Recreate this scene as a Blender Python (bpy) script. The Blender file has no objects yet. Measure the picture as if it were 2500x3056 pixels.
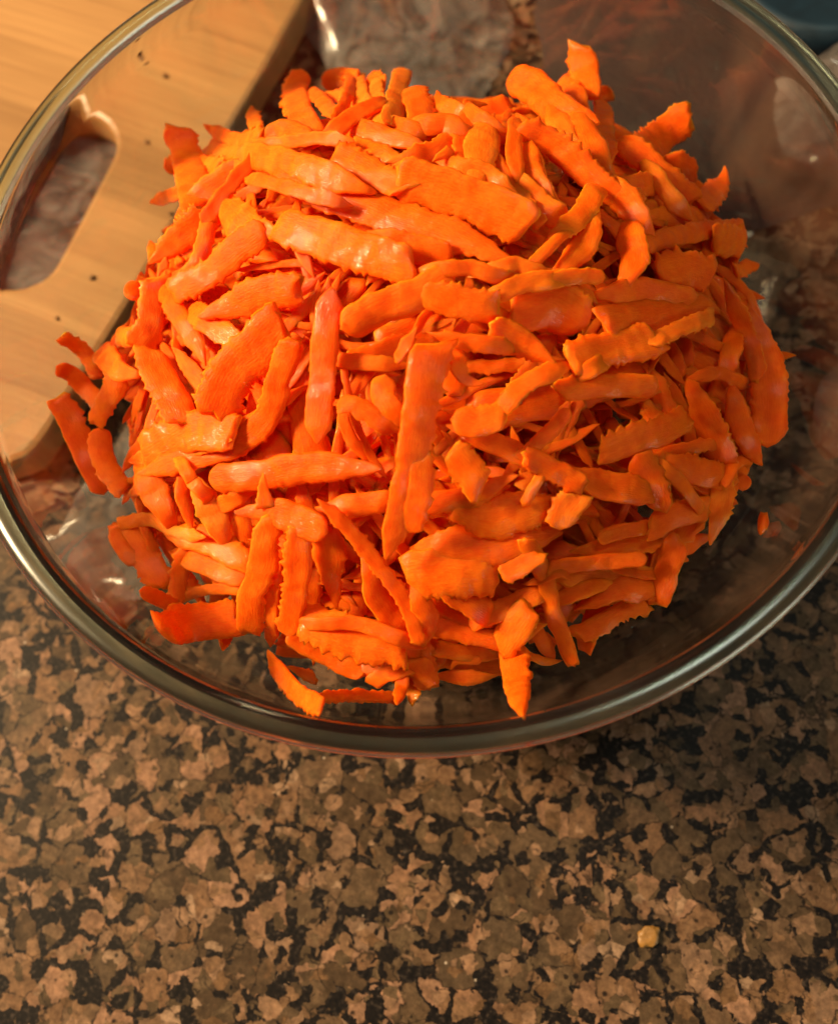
import bpy, bmesh, math, random
from mathutils import Vector, Matrix, noise
R = math.radians
scene = bpy.context.scene
col = scene.collection
random.seed(7)

# ------------------------------------------------------------------ camera
H_RIM = 0.085
CAM = Vector((-.0107, -.1089, .1618 + H_RIM))
PITCH, ROLL, FPX = R(69.72), R(-13.38), 3000.0
_fw = Vector((0, math.cos(PITCH), -math.sin(PITCH)))
_rt = Vector((1, 0, 0)); _up = _rt.cross(_fw)
RT = _rt * math.cos(ROLL) + _up * math.sin(ROLL)
UP = -_rt * math.sin(ROLL) + _up * math.cos(ROLL)
FW = _fw
cam = bpy.data.cameras.new('camera')
cam_o = bpy.data.objects.new('camera', cam); col.objects.link(cam_o)
m = Matrix((RT, UP, -FW)).transposed().to_4x4(); m.translation = CAM
cam_o.matrix_world = m
cam.sensor_width = 36; cam.lens = 36 * FPX / 3056
cam.clip_start = .005; cam.clip_end = 20
cam.dof.use_dof = True; cam.dof.focus_distance = .190; cam.dof.aperture_fstop = 13
scene.camera = cam_o

# ------------------------------------------------------------------ render + light
scene.render.engine = 'CYCLES'
scene.cycles.max_bounces = 14; scene.cycles.transmission_bounces = 12
scene.cycles.transparent_max_bounces = 16; scene.cycles.glossy_bounces = 6; scene.cycles.diffuse_bounces = 4
scene.cycles.caustics_refractive = True; scene.cycles.caustics_reflective = False
scene.cycles.sample_clamp_indirect = 12.0
scene.view_settings.view_transform = 'Standard'; scene.view_settings.look = 'None'
scene.view_settings.exposure = 0.0; scene.view_settings.gamma = 1.0
w = bpy.data.worlds.new('World'); scene.world = w; w.use_nodes = True
bg = w.node_tree.nodes['Background']
bg.inputs[0].default_value = (1.0, .72, .50, 1); bg.inputs[1].default_value = .095

def lamp(name, loc, target, size, power, colour):
    L = bpy.data.lights.new(name, 'AREA'); L.shape = 'DISK'; L.size = size
    L.energy = power; L.color = colour
    o = bpy.data.objects.new(name, L); col.objects.link(o)
    o.location = loc
    o.rotation_euler = (Vector(target) - Vector(loc)).to_track_quat('-Z', 'Y').to_euler()
    return o
lamp('overhead_light', (-.84, .30, .74), (0, 0, .05), .30, 37.0, (1.0, .74, .42))
lamp('overhead_light', (.335, .045, 1.25), (0, 0, .06), .24, 2.6, (.90, .98, .80))  # added unseen light for the rim highlight and soft top fill
lamp('added_rim_light', (.74, -.88, .20), (0, 0, .08), .60, 5.0, (.90, .95, .74))  # added unseen area light that gives the rim its pale glow

# ------------------------------------------------------------------ helpers
def tag(o, label=None, cat=None, group=None, kind=None):
    if label: o['label'] = label
    if cat: o['category'] = cat
    if group: o['group'] = group
    if kind: o['kind'] = kind
    return o

def mesh_obj(name, verts, faces, mat, parent=None, smooth=True):
    me = bpy.data.meshes.new(name); me.from_pydata(verts, [], faces); me.update()
    if smooth: me.polygons.foreach_set('use_smooth', [True] * len(me.polygons))
    if mat: me.materials.append(mat)
    o = bpy.data.objects.new(name, me); col.objects.link(o)
    if parent: o.parent = parent
    return o

def empty(name, loc=(0, 0, 0)):
    o = bpy.data.objects.new(name, None); col.objects.link(o); o.location = loc
    o.empty_display_size = .01
    return o

def ray(px, py):
    return (FW + (px - 1250) / FPX * RT - (py - 1528) / FPX * UP)

def on_plane(px, py, z):
    d = ray(px, py); return CAM + d * ((z - CAM.z) / d.z)

class NT:
    def __init__(s, name):
        s.m = bpy.data.materials.new(name); s.m.use_nodes = True
        s.t = s.m.node_tree; s.t.nodes.clear()
        s.out = s.t.nodes.new('ShaderNodeOutputMaterial')
    def n(s, typ, ins=None, **kw):
        nd = s.t.nodes.new(typ)
        for k, v in kw.items(): setattr(nd, k, v)
        for k, v in (ins or {}).items():
            if isinstance(v, bpy.types.NodeSocket): s.t.links.new(v, nd.inputs[k])
            else: nd.inputs[k].default_value = v
        return nd
    def l(s, a, b): s.t.links.new(a, b)
    def math(s, op, a, b=None, c=None, clamp=False):
        nd = s.t.nodes.new('ShaderNodeMath'); nd.operation = op; nd.use_clamp = clamp
        for i, v in enumerate((a, b, c)):
            if v is None: continue
            if isinstance(v, bpy.types.NodeSocket): s.l(v, nd.inputs[i])
            else: nd.inputs[i].default_value = v
        return nd.outputs[0]
    def ramp(s, fac, stops, interp='LINEAR'):
        nd = s.t.nodes.new('ShaderNodeValToRGB'); cr = nd.color_ramp; cr.interpolation = interp
        while len(cr.elements) < len(stops): cr.elements.new(.5)
        for e, (p, c) in zip(cr.elements, stops):
            e.position = p; e.color = (*c, 1) if len(c) == 3 else c
        s.l(fac, nd.inputs[0]); return nd.outputs[0]
    def mix(s, fac, a, b, blend='MIX'):
        nd = s.t.nodes.new('ShaderNodeMix'); nd.data_type = 'RGBA'; nd.blend_type = blend
        for i, v in ((0, fac), (6, a), (7, b)):
            if isinstance(v, bpy.types.NodeSocket): s.l(v, nd.inputs[i])
            else: nd.inputs[i].default_value = v if i == 0 else ((*v, 1) if len(v) == 3 else v)
        return nd.outputs[2]
    def smooth(s, v, lo, hi):
        nd = s.t.nodes.new('ShaderNodeMapRange'); nd.interpolation_type = 'SMOOTHSTEP'
        s.l(v, nd.inputs[0]); nd.inputs[1].default_value = lo; nd.inputs[2].default_value = hi
        return nd.outputs[0]

# ------------------------------------------------------------------ materials
def granite_mat():
    N = NT('granite')
    geo = N.n('ShaderNodeNewGeometry')
    pos = N.n('ShaderNodeMapping', {'Vector': geo.outputs['Position'], 'Rotation': (0, 0, .7)}).outputs[0]
    def warp(v, sc, amt, det=2.0):
        nz = N.n('ShaderNodeTexNoise', {'Vector': v, 'Scale': sc, 'Detail': det, 'Roughness': .6})
        a = N.n('ShaderNodeVectorMath', {0: nz.outputs['Color'], 1: (.5, .5, .5)}, operation='SUBTRACT')
        b = N.n('ShaderNodeVectorMath', {0: a.outputs[0], 'Scale': amt}, operation='SCALE')
        c = N.n('ShaderNodeVectorMath', {0: v, 1: b.outputs[0]}, operation='ADD')
        return c.outputs[0]
    p1 = warp(pos, 190, .0040)
    p2 = warp(p1, 800, .0016, 4)
    big = N.n('ShaderNodeTexVoronoi', {'Vector': p2, 'Scale': 128.0})
    bige = N.n('ShaderNodeTexVoronoi', {'Vector': p2, 'Scale': 128.0}, feature='DISTANCE_TO_EDGE')
    sml = N.n('ShaderNodeTexVoronoi', {'Vector': p2, 'Scale': 310.0})
    smle = N.n('ShaderNodeTexVoronoi', {'Vector': p2, 'Scale': 310.0}, feature='DISTANCE_TO_EDGE')
    bs = N.n('ShaderNodeSeparateColor', {0: big.outputs['Color']})
    ss = N.n('ShaderNodeSeparateColor', {0: sml.outputs['Color']})
    tones = [(0, (.095, .066, .042)), (.14, (.225, .140, .086)), (.28, (.135, .096, .062)), (.42, (.29, .178, .118)), (.56, (.18, .122, .080)),
             (.70, (.35, .22, .155)), (.84, (.115, .084, .056)), (.93, (.26, .175, .125))]
    grain = N.ramp(bs.outputs[0], tones, 'CONSTANT')
    grain2 = N.ramp(ss.outputs[0], [(0, (.11, .080, .050)), (.2, (.25, .160, .100)), (.45, (.15, .110, .070)), (.62, (.31, .205, .140)), (.8, (.19, .118, .066)), (.92, (.36, .26, .19))], 'CONSTANT')
    low = N.n('ShaderNodeTexNoise', {'Vector': pos, 'Scale': 70.0, 'Detail': 3.0, 'Roughness': .6})
    use_small = N.smooth(N.math('ADD', ss.outputs[1], N.math('MULTIPLY', low.outputs['Fac'], .8)), .90, .94)
    c = N.mix(use_small, grain, grain2)
    # cleavage cloudiness inside the crystals
    cl = N.n('ShaderNodeTexNoise', {'Vector': pos, 'Scale': 520.0, 'Detail': 6.0, 'Roughness': .68})
    cl2 = N.n('ShaderNodeTexNoise', {'Vector': p1, 'Scale': 150.0, 'Detail': 3.0, 'Roughness': .6})
    c = N.mix(.75, c, N.ramp(cl.outputs['Fac'], [(.30, (.30, .27, .25)), (.5, (.93, .91, .88)), (.70, (1.75, 1.7, 1.65))]), 'MULTIPLY')
    c = N.mix(.75, c, N.ramp(cl2.outputs['Fac'], [(.32, (.60, .58, .54)), (.5, (1, 1, 1)), (.68, (1.22, 1.16, 1.1))]), 'MULTIPLY')
    # thin dark seams round the crystals
    seam = N.math('SUBTRACT', 1.0, N.smooth(bige.outputs['Distance'], .008, .035))
    seam2 = N.math('MULTIPLY', N.math('SUBTRACT', 1.0, N.smooth(smle.outputs['Distance'], .01, .05)), use_small)
    lown = N.n('ShaderNodeTexNoise', {'Vector': pos, 'Scale': 300.0, 'Detail': 3.0})
    seam = N.math('MULTIPLY', N.math('MAXIMUM', seam, N.math('MULTIPLY', seam2, .6)), N.smooth(lown.outputs['Fac'], .36, .56))
    c = N.mix(N.math('MULTIPLY', seam, .85), c, (.016, .012, .010))
    # black crystals, mostly wedged between the big pale ones
    pn = low
    near = N.math('SUBTRACT', 1.0, N.smooth(bige.outputs['Distance'], .03, .17))
    prob = N.math('ADD', N.math('MULTIPLY', near, .42), .07)
    prob = N.math('MULTIPLY', prob, N.math('MULTIPLY_ADD', N.smooth(low.outputs['Fac'], .36, .62), 1.3, .35))
    dark = N.smooth(N.math('SUBTRACT', prob, ss.outputs[2]), -.008, .008)
    dn = N.n('ShaderNodeTexNoise', {'Vector': pos, 'Scale': 900.0, 'Detail': 3.0})
    darkc = N.ramp(dn.outputs['Fac'], [(.35, (.005, .004, .005)), (.55, (.015, .012, .012)), (.72, (.075, .060, .052))])
    c = N.mix(dark, c, darkc)
    # pin-point black inclusions
    sp = N.n('ShaderNodeTexVoronoi', {'Vector': warp(pos, 900, .0008), 'Scale': 420.0})
    spk = N.n('ShaderNodeSeparateColor', {0: sp.outputs['Color']})
    spot = N.math('MULTIPLY', N.math('SUBTRACT', 1.0, N.smooth(sp.outputs['Distance'], .16, .30)), N.smooth(spk.outputs[0], .70, .74))
    c = N.mix(N.math('MULTIPLY', spot, .9), c, (.015, .011, .010))
    # rare bright quartz glints
    gl = N.n('ShaderNodeTexVoronoi', {'Vector': pos, 'Scale': 300.0})
    gls = N.n('ShaderNodeSeparateColor', {0: gl.outputs['Color']})
    gsp = N.math('MULTIPLY', N.math('SUBTRACT', 1.0, N.smooth(gl.outputs['Distance'], .06, .12)), N.smooth(gls.outputs[1], .965, .97))
    c = N.mix(N.math('MULTIPLY', gsp, .8), c, (.75, .68, .6))
    c = N.mix(1.0, c, (.58, .505, .445), 'MULTIPLY')
    bump = N.n('ShaderNodeBump', {'Height': pn.outputs['Fac'], 'Strength': .05, 'Distance': .0005})
    rough = N.math('ADD', .44, N.math('MULTIPLY', cl.outputs['Fac'], .16))
    b = N.n('ShaderNodeBsdfPrincipled', {'Base Color': c, 'Roughness': rough, 'Normal': bump.outputs[0], 'IOR': 1.45, 'Specular IOR Level': .12})
    N.l(b.outputs[0], N.out.inputs[0]); return N.m

def wood_mat():
    N = NT('bamboo_wood')
    tc = N.n('ShaderNodeTexCoord')
    mp = N.n('ShaderNodeMapping', {'Vector': tc.outputs['Object']}).outputs[0]
    st = N.n('ShaderNodeMapping', {'Vector': mp, 'Scale': (300, 11, 30)}).outputs[0]
    n1 = N.n('ShaderNodeTexNoise', {'Vector': st, 'Scale': 1.0, 'Detail': 5.0, 'Roughness': .6, 'Distortion': .5})
    st2 = N.n('ShaderNodeMapping', {'Vector': mp, 'Scale': (900, 30, 60)}).outputs[0]
    n2 = N.n('ShaderNodeTexNoise', {'Vector': st2, 'Scale': 1.0, 'Detail': 3.0})
    sep = N.n('ShaderNodeSeparateXYZ', {0: mp})
    strip = N.math('FLOOR', N.math('MULTIPLY', sep.outputs[0], 1 / .021))
    wn = N.n('ShaderNodeTexWhiteNoise', {'W': strip}, noise_dimensions='1D')
    c = N.ramp(n1.outputs['Fac'], [(.2, (.37, .195, .078)), (.45, (.42, .228, .09)), (.6, (.45, .25, .10)), (.85, (.39, .21, .082))])
    c = N.mix(.8, c, N.ramp(wn.outputs['Value'], [(0, (.72, .68, .62)), (1, (1.1, 1.08, 1.05))]), 'MULTIPLY')
    c = N.mix(1.0, c, (.84, .82, .80), 'MULTIPLY')
    c = N.mix(.7, c, N.ramp(n2.outputs['Fac'], [(.3, (.84, .82, .80)), (.65, (1.06, 1.06, 1.06))]), 'MULTIPLY')
    bp = N.n('ShaderNodeBump', {'Height': n2.outputs['Fac'], 'Strength': .15, 'Distance': .0003})
    b = N.n('ShaderNodeBsdfPrincipled', {'Base Color': c, 'Roughness': .42, 'Normal': bp.outputs[0]})
    N.l(b.outputs[0], N.out.inputs[0]); return N.m

def glass_mat():
    N = NT('clear_glass')
    b0 = N.n('ShaderNodeBsdfPrincipled', {'Base Color': (.93, .945, .92, 1), 'Roughness': .0, 'IOR': 1.52, 'Transmission Weight': 1.0})
    geo = N.n('ShaderNodeNewGeometry')                    # juice smears, with orange haze painted in for carrot reflections
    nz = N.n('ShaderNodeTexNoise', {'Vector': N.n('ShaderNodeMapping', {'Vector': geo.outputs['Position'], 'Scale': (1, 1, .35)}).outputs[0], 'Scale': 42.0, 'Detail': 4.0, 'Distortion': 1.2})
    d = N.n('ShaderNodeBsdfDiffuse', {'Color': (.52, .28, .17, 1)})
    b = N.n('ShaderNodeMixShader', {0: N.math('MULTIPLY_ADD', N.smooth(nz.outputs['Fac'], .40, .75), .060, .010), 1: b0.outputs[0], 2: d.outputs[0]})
    N.l(b.outputs[0], N.out.inputs[0]); return N.m

def film_mat():
    N = NT('clear_plastic_film')
    geo = N.n('ShaderNodeNewGeometry')
    nz = N.n('ShaderNodeTexNoise', {'Vector': geo.outputs['Position'], 'Scale': 90.0, 'Detail': 3.0, 'Distortion': 1.5})
    tr = N.n('ShaderNodeBsdfTransparent', {'Color': (.93, .90, .88, 1)})
    df = N.n('ShaderNodeBsdfDiffuse', {'Color': (.26, .22, .20, 1)})
    gl = N.n('ShaderNodeBsdfGlossy', {'Color': (1, 1, 1, 1), 'Roughness': .11})
    f1 = N.math('MULTIPLY', N.smooth(nz.outputs['Fac'], .25, .75), .42)
    a = N.n('ShaderNodeMixShader', {0: N.math('ADD', f1, .12), 1: tr.outputs[0], 2: df.outputs[0]})
    fr = N.n('ShaderNodeFresnel', {'IOR': 1.5})
    bb = N.n('ShaderNodeMixShader', {0: N.math('MULTIPLY_ADD', fr.outputs[0], .6, .02), 1: a.outputs[0], 2: gl.outputs[0]})
    N.l(bb.outputs[0], N.out.inputs[0]); return N.m

def carrot_mat(name, a=(.84, .084, .002), b_=(.95, .140, .005), rough=.42, sss=.6):
    N = NT(name)
    oi = N.n('ShaderNodeObjectInfo')
    tc = N.n('ShaderNodeTexCoord')
    at = N.n('ShaderNodeAttribute', attribute_name='along')       # per-vertex (s, v, rnd)
    av = at.outputs['Vector']
    fib = N.n('ShaderNodeMapping', {'Vector': av, 'Scale': (4.5, 110, 1)}).outputs[0]
    n1 = N.n('ShaderNodeTexNoise', {'Vector': fib, 'Scale': 1.0, 'Detail': 4.0, 'Roughness': .6})
    n2 = N.n('ShaderNodeTexNoise', {'Vector': tc.outputs['Object'], 'Scale': 260.0, 'Detail': 4.0, 'Roughness': .6})
    n3 = N.n('ShaderNodeTexNoise', {'Vector': tc.outputs['Object'], 'Scale': 1500.0, 'Detail': 2.0})
    f = N.math('ADD', N.math('MULTIPLY', n1.outputs['Fac'], .35), N.math('MULTIPLY', n2.outputs['Fac'], .65))
    c = N.mix(N.smooth(f, .36, .64), a, b_)
    tint = N.ramp(oi.outputs['Random'], [(0, (.90, .84, .8)), (.5, (1, 1, 1)), (.88, (1.0, 1.2, 1.2)), (1, (1.0, 1.55, 3.0))])
    c = N.mix(.8, c, tint, 'MULTIPLY')
    rg = N.math('ADD', rough - .14, N.math('MULTIPLY', n2.outputs['Fac'], .34))
    h = N.math('ADD', N.math('MULTIPLY', n2.outputs['Fac'], .8), N.math('MULTIPLY', n3.outputs['Fac'], .25))
    h = N.math('ADD', h, N.math('MULTIPLY', n1.outputs['Fac'], .5))
    bp = N.n('ShaderNodeBump', {'Height': h, 'Strength': .5, 'Distance': .0006})
    n4 = N.n('ShaderNodeTexNoise', {'Vector': tc.outputs['Object'], 'Scale': 1000.0, 'Detail': 3.0, 'Roughness': .6})
    cb = N.n('ShaderNodeBump', {'Height': n4.outputs['Fac'], 'Strength': .33, 'Distance': .0006, 'Normal': bp.outputs[0]})
    wn = N.n('ShaderNodeTexNoise', {'Vector': tc.outputs['Object'], 'Scale': 120.0, 'Detail': 2.0})
    wet = N.math('MULTIPLY', N.smooth(wn.outputs['Fac'], .55, .63), .55)
    b = N.n('ShaderNodeBsdfPrincipled', {'Base Color': c, 'Roughness': rg, 'Normal': bp.outputs[0], 'IOR': 1.38, 'Coat Normal': cb.outputs[0],
             'Subsurface Weight': sss, 'Subsurface Radius': (1.0, .28, .06), 'Subsurface Scale': .0045,
             'Specular IOR Level': .13, 'Coat Weight': wet, 'Coat Roughness': .075})
    N.l(b.outputs[0], N.out.inputs[0]); return N.m

def plain(name, c, rough=.5, bump=0.0, sc=200.0):
    N = NT(name)
    geo = N.n('ShaderNodeNewGeometry')
    nz = N.n('ShaderNodeTexNoise', {'Vector': geo.outputs['Position'], 'Scale': sc, 'Detail': 4.0})
    cc = N.mix(N.smooth(nz.outputs['Fac'], .3, .7), tuple(x * .7 for x in c), c)
    b = N.n('ShaderNodeBsdfPrincipled', {'Base Color': cc, 'Roughness': rough})
    if bump:
        bp = N.n('ShaderNodeBump', {'Height': nz.outputs['Fac'], 'Strength': bump, 'Distance': .001}); N.l(bp.outputs[0], b.inputs['Normal'])
    N.l(b.outputs[0], N.out.inputs[0]); return N.m

def rim_glass_mat():
    N = NT('rim_glass')
    geo = N.n('ShaderNodeNewGeometry')
    b = N.n('ShaderNodeBsdfPrincipled', {'Base Color': (.64, .78, .66, 1), 'Roughness': .20, 'IOR': 1.5, 'Transmission Weight': 1.0})
    N.l(b.outputs[0], N.out.inputs[0]); return N.m
M_RIM = rim_glass_mat()
M_GRAN, M_WOOD, M_GLASS, M_FILM = granite_mat(), wood_mat(), glass_mat(), film_mat()
M_CAR = carrot_mat('wet_carrot')
M_CARB = carrot_mat('wet_carrot_filler')
M_PEEL = carrot_mat('carrot_skin_end', (.62, .20, .03), (.55, .36, .12))

# ------------------------------------------------------------------ setting
def slab(name, x0, x1, y0, y1, z0, z1, mat, bev=.004):
    bm = bmesh.new(); bmesh.ops.create_cube(bm, size=1)
    for v in bm.verts:
        v.co = Vector(((x0 + x1) / 2 + v.co.x * (x1 - x0), (y0 + y1) / 2 + v.co.y * (y1 - y0), (z0 + z1) / 2 + v.co.z * (z1 - z0)))
    bmesh.ops.bevel(bm, geom=bm.edges[:], offset=bev, segments=3, affect='EDGES')
    me = bpy.data.meshes.new(name); bm.to_mesh(me); bm.free(); me.materials.append(mat)
    o = bpy.data.objects.new(name, me); col.objects.link(o); return o
tag(slab('countertop', -.9, .9, -.55, .75, -.03, 0, M_GRAN), kind='structure')

# ------------------------------------------------------------------ glass bowl
PROF_IN = [(0, .0068), (.020, .0068), (.036, .0072), (.046, .0090), (.054, .0128), (.061, .0185), (.067, .0260),
           (.0725, .0350), (.0772, .0450), (.0812, .0560), (.0843, .0670), (.0862, .0770)]
def r_in(z):
    if z <= PROF_IN[2][1]: return .036
    for (ra, za), (rb, zb) in zip(PROF_IN, PROF_IN[1:]):
        if za <= z <= zb and zb > za: return ra + (rb - ra) * (z - za) / (zb - za)
    return .0868

def catmull(pts, n=4):
    out = []
    P = [pts[0]] + list(pts) + [pts[-1]]
    for i in range(1, len(P) - 2):
        for k in range(n):
            t = k / n
            out.append(tuple(.5 * ((2 * P[i][j]) + (-P[i - 1][j] + P[i + 1][j]) * t + (2 * P[i - 1][j] - 5 * P[i][j] + 4 * P[i + 1][j] - P[i + 2][j]) * t * t
                             + (-P[i - 1][j] + 3 * P[i][j] - 3 * P[i + 1][j] + P[i + 2][j]) * t ** 3) for j in range(len(pts[0]))))
    out.append(tuple(pts[-1])); return out

inner = catmull(PROF_IN, 4)
BR = .00235                                              # rim bead radius
bead = [(.0889 + .0025 * math.cos(R(a)), .0829 + .0014 * math.sin(R(a))) for a in (200, 175, 150, 125, 100, 78, 55, 32, 10, -12, -35, -60, -82, -105)]
outer_lo = catmull([(.0890, .0780), (.0872, .0660), (.0842, .0545), (.0802, .0430), (.0752, .0325), (.0695, .0230), (.0635, .0150),
                    (.0570, .0085), (.0490, .0036), (.0440, .0012), (.0415, .0004), (.0395, .0004), (.0380, .0016), (.030, .0018), (.012, .0018), (0, .0018)], 3)
prof = inner + bead + outer_lo
SEG = 192
vs, fs = [], []
rows = []
for (r, z) in prof:
    if r < 1e-5:
        vs.append((0, 0, z)); rows.append([len(vs) - 1] * SEG)
    else:
        rows.append(list(range(len(vs), len(vs) + SEG)))
        for k in range(SEG):
            a = 2 * math.pi * k / SEG; vs.append((r * math.cos(a), r * math.sin(a), z))
for ra, rb in zip(rows, rows[1:]):
    for k in range(SEG):
        q = (ra[k], rb[k], rb[(k + 1) % SEG], ra[(k + 1) % SEG])
        q2 = []
        for v in q:
            if v not in q2: q2.append(v)
        fs.append(tuple(q2))
bowl = empty('glass_bowl')
def is_rim(f):
    c = sum((Vector(vs[i]) for i in f), Vector()) / len(f)
    return c.z > .0802 and math.hypot(c.x, c.y) > .0868
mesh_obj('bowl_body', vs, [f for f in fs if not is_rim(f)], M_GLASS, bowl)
mesh_obj('rim', vs, [f for f in fs if is_rim(f)], M_RIM, bowl)
for o_ in bowl.children:                                 # drop the other part's vertices
    bm = bmesh.new(); bm.from_mesh(o_.data)
    bmesh.ops.delete(bm, geom=[v for v in bm.verts if not v.link_faces], context='VERTS')
    bm.to_mesh(o_.data); bm.free()
tag(bowl, 'clear glass mixing bowl with thick greenish rolled rim, heaped with grated carrot', 'bowl')

# ------------------------------------------------------------------ wooden board with slot handle
BT = .0115
def board():
    corner = on_plane(58, 1425, BT); top = on_plane(915, 0, BT)
    d = (top - corner); d.z = 0; d.normalize()
    nrm = Vector((-d.y, d.x, 0))                        # points away from the bowl
    ang = math.atan2(d.y, d.x)
    Lb, Wb, rc = .36, .25, .007
    out = []
    for cx, cy, a0 in ((rc, rc, 180), (Lb - rc, rc, 270), (Lb - rc, Wb - rc, 0), (rc, Wb - rc, 90)):
        for k in range(7):
            a = R(a0 + 15 * k); out.append((cx + rc * math.cos(a), cy + rc * math.sin(a)))
    # slot: far end and near end, in board coordinates
    def loc(px, py):
        p = on_plane(px, py, BT) - corner; return (p.dot(d), p.dot(nrm))
    e1 = loc(225, 455); e2 = loc(52, 770)
    hr = .0120
    ha = math.degrees(math.atan2(e1[1] - e2[1], e1[0] - e2[0]))
    hole = [(e1[0] + hr * math.cos(R(a + ha)), e1[1] + hr * math.sin(R(a + ha))) for a in range(90, -91, -12)] + \
           [(e2[0] + hr * math.cos(R(a + ha)), e2[1] + hr * math.sin(R(a + ha))) for a in range(270, 89, -12)]
    bm = bmesh.new()
    def ring(pts, z): return [bm.verts.new((x, y, z)) for x, y in pts]
    def offset(pts, k):
        n = len(pts); o = []
        for i in range(n):
            a, b = Vector(pts[i - 1]), Vector(pts[(i + 1) % n]); t = (b - a).normalized(); o.append((pts[i][0] - t.y * k, pts[i][1] + t.x * k))
        return o
    sgn = -1
    # outer is counter-clockwise -> inward = left normal
    bv = .0018
    O = [ring(offset(out, bv), BT), ring(offset(out, bv * .3), BT - bv * .3), ring(out, BT - bv), ring(out, bv), ring(offset(out, bv), 0)]
    hc = hole                                             # clockwise -> left normal points out of the hole
    I = [ring(offset(hc, bv), BT), ring(offset(hc, bv * .3), BT - bv * .3), ring(hc, BT - bv), ring(hc, bv), ring(offset(hc, bv), 0)]
    for S in (O, I):
        for a, b in zip(S, S[1:]):
            n = len(a)
            for k in range(n): bm.faces.new((a[k], b[k], b[(k + 1) % n], a[(k + 1) % n]))
    for lv in (0, 4):
        es = []
        for S in (O, I):
            r_ = S[lv]; n = len(r_)
            for k in range(n): es.append(bm.edges.get((r_[k], r_[(k + 1) % n])))
        bmesh.ops.triangle_fill(bm, edges=es, use_beauty=True)
    bmesh.ops.recalc_face_normals(bm, faces=bm.faces)
    me = bpy.data.meshes.new('cutting_board'); bm.to_mesh(me); bm.free(); me.materials.append(M_WOOD)
    o = bpy.data.objects.new('cutting_board', me); col.objects.link(o)
    o.location = (corner.x, corner.y, .0008)
    o.rotation_euler = (0, 0, ang)
    # mirror so local +y goes away from the bowl
    return o, corner, d, nrm
bo, b_corner, b_d, b_n = board()
tag(bo, 'light bamboo cutting board with a rounded slot handle, lying behind the bowl', 'cutting board')

# ------------------------------------------------------------------ crumpled plastic film
def film(name, cx, cy, lx, ly, rot, z0, hgt, seed, label, sc=38.0, ex=2.6):
    n = 110; vs, fs = [], []
    for j in range(n):
        for i in range(n):
            u, v = i / (n - 1) * 2 - 1, j / (n - 1) * 2 - 1
            # blobby outline
            q = noise.noise(Vector((u * 1.6 + seed, v * 1.6, 3.1))) * .22
            x = u * lx * (1 + q); y = v * ly * (1 - q * .8)
            p = Vector((x * sc * .62 + seed * 7, y * sc * .62, 0))
            p2 = p + Vector((noise.noise(p * .5), noise.noise(p * .5 + Vector((9, 3, 1))), 0)) * 1.3
            rdg = 1 - abs(noise.noise(p2)) * 2.4
            rdg2 = 1 - abs(noise.noise(p2 * 2.3 + Vector((5, 5, 5)))) * 2.4
            edge = max(0, 1 - max(abs(u), abs(v)) ** ex)
            z = z0 + hgt * (.3 * edge + edge ** .5 * (.38 * max(0, rdg) ** 1.5 + .10 * max(0, rdg2)))
            vs.append((x, y, z))
    for j in range(n - 1):
        for i in range(n - 1):
            uc, vc = (i + .5) / (n - 1) * 2 - 1, (j + .5) / (n - 1) * 2 - 1
            if abs(uc) ** 2.6 + abs(vc) ** 2.6 > 1.0 + noise.noise(Vector((uc * 3 + seed, vc * 3, 8))) * .12: continue
            a = j * n + i; fs.append((a, a + 1, a + n + 1, a + n))
    o = mesh_obj(name, vs, fs, M_FILM); o.location = (cx, cy, 0); o.rotation_euler = (0, 0, rot)
    return tag(o, label, 'plastic bag')
c1 = on_plane(1190, 60, .006)
film('plastic_bag', c1.x, c1.y + .018, .034, .052, .15, .001, .016, 1.3, 'crumpled clear plastic bag on the counter behind the middle of the bowl')
c2 = on_plane(2470, 400, .006)
film('plastic_bag', c2.x + .012, c2.y - .004, .026, .028, .5, .0095, .022, 4.1, 'shiny crumpled clear plastic film on the counter right of the bowl', 46)
c3 = on_plane(380, 1560, .004)
film('plastic_bag', c3.x + .006, c3.y + .006, .019, .030, -.6, .001, .005, 7.7, 'hazy clear plastic film flattened between the board corner and bowl', 40)
c4 = on_plane(100, 760, .004)
film('plastic_bag', c4.x, c4.y, .016, .045, -.62, .0008, .007, 9.2, 'pale clear plastic film showing through the board slot handle', 60)
c5 = on_plane(2500, 1330, .004)
film('plastic_bag', c5.x + .027, c5.y, .028, .026, .2, .001, .008, 12.2, 'thin flat clear plastic film under the right flank of the bowl', 40)

M_DARK_SHEET = plain('added_dark_brown', (.020, .0085, .006), .8, .5, 900)  # added sheet, coloured dark to stand in for the dark area behind the bowl
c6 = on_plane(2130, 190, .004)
_f = M_FILM; M_FILM = M_DARK_SHEET
cl_ = film('added_dark_sheet', c6.x + .022, c6.y + .012, .072, .074, -.25, .0012, .007, 21.3, 'added flat dark sheet darkening the counter behind the bowl, upper right', 30)
cl_['category'] = 'added dark sheet'; M_FILM = _f
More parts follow.
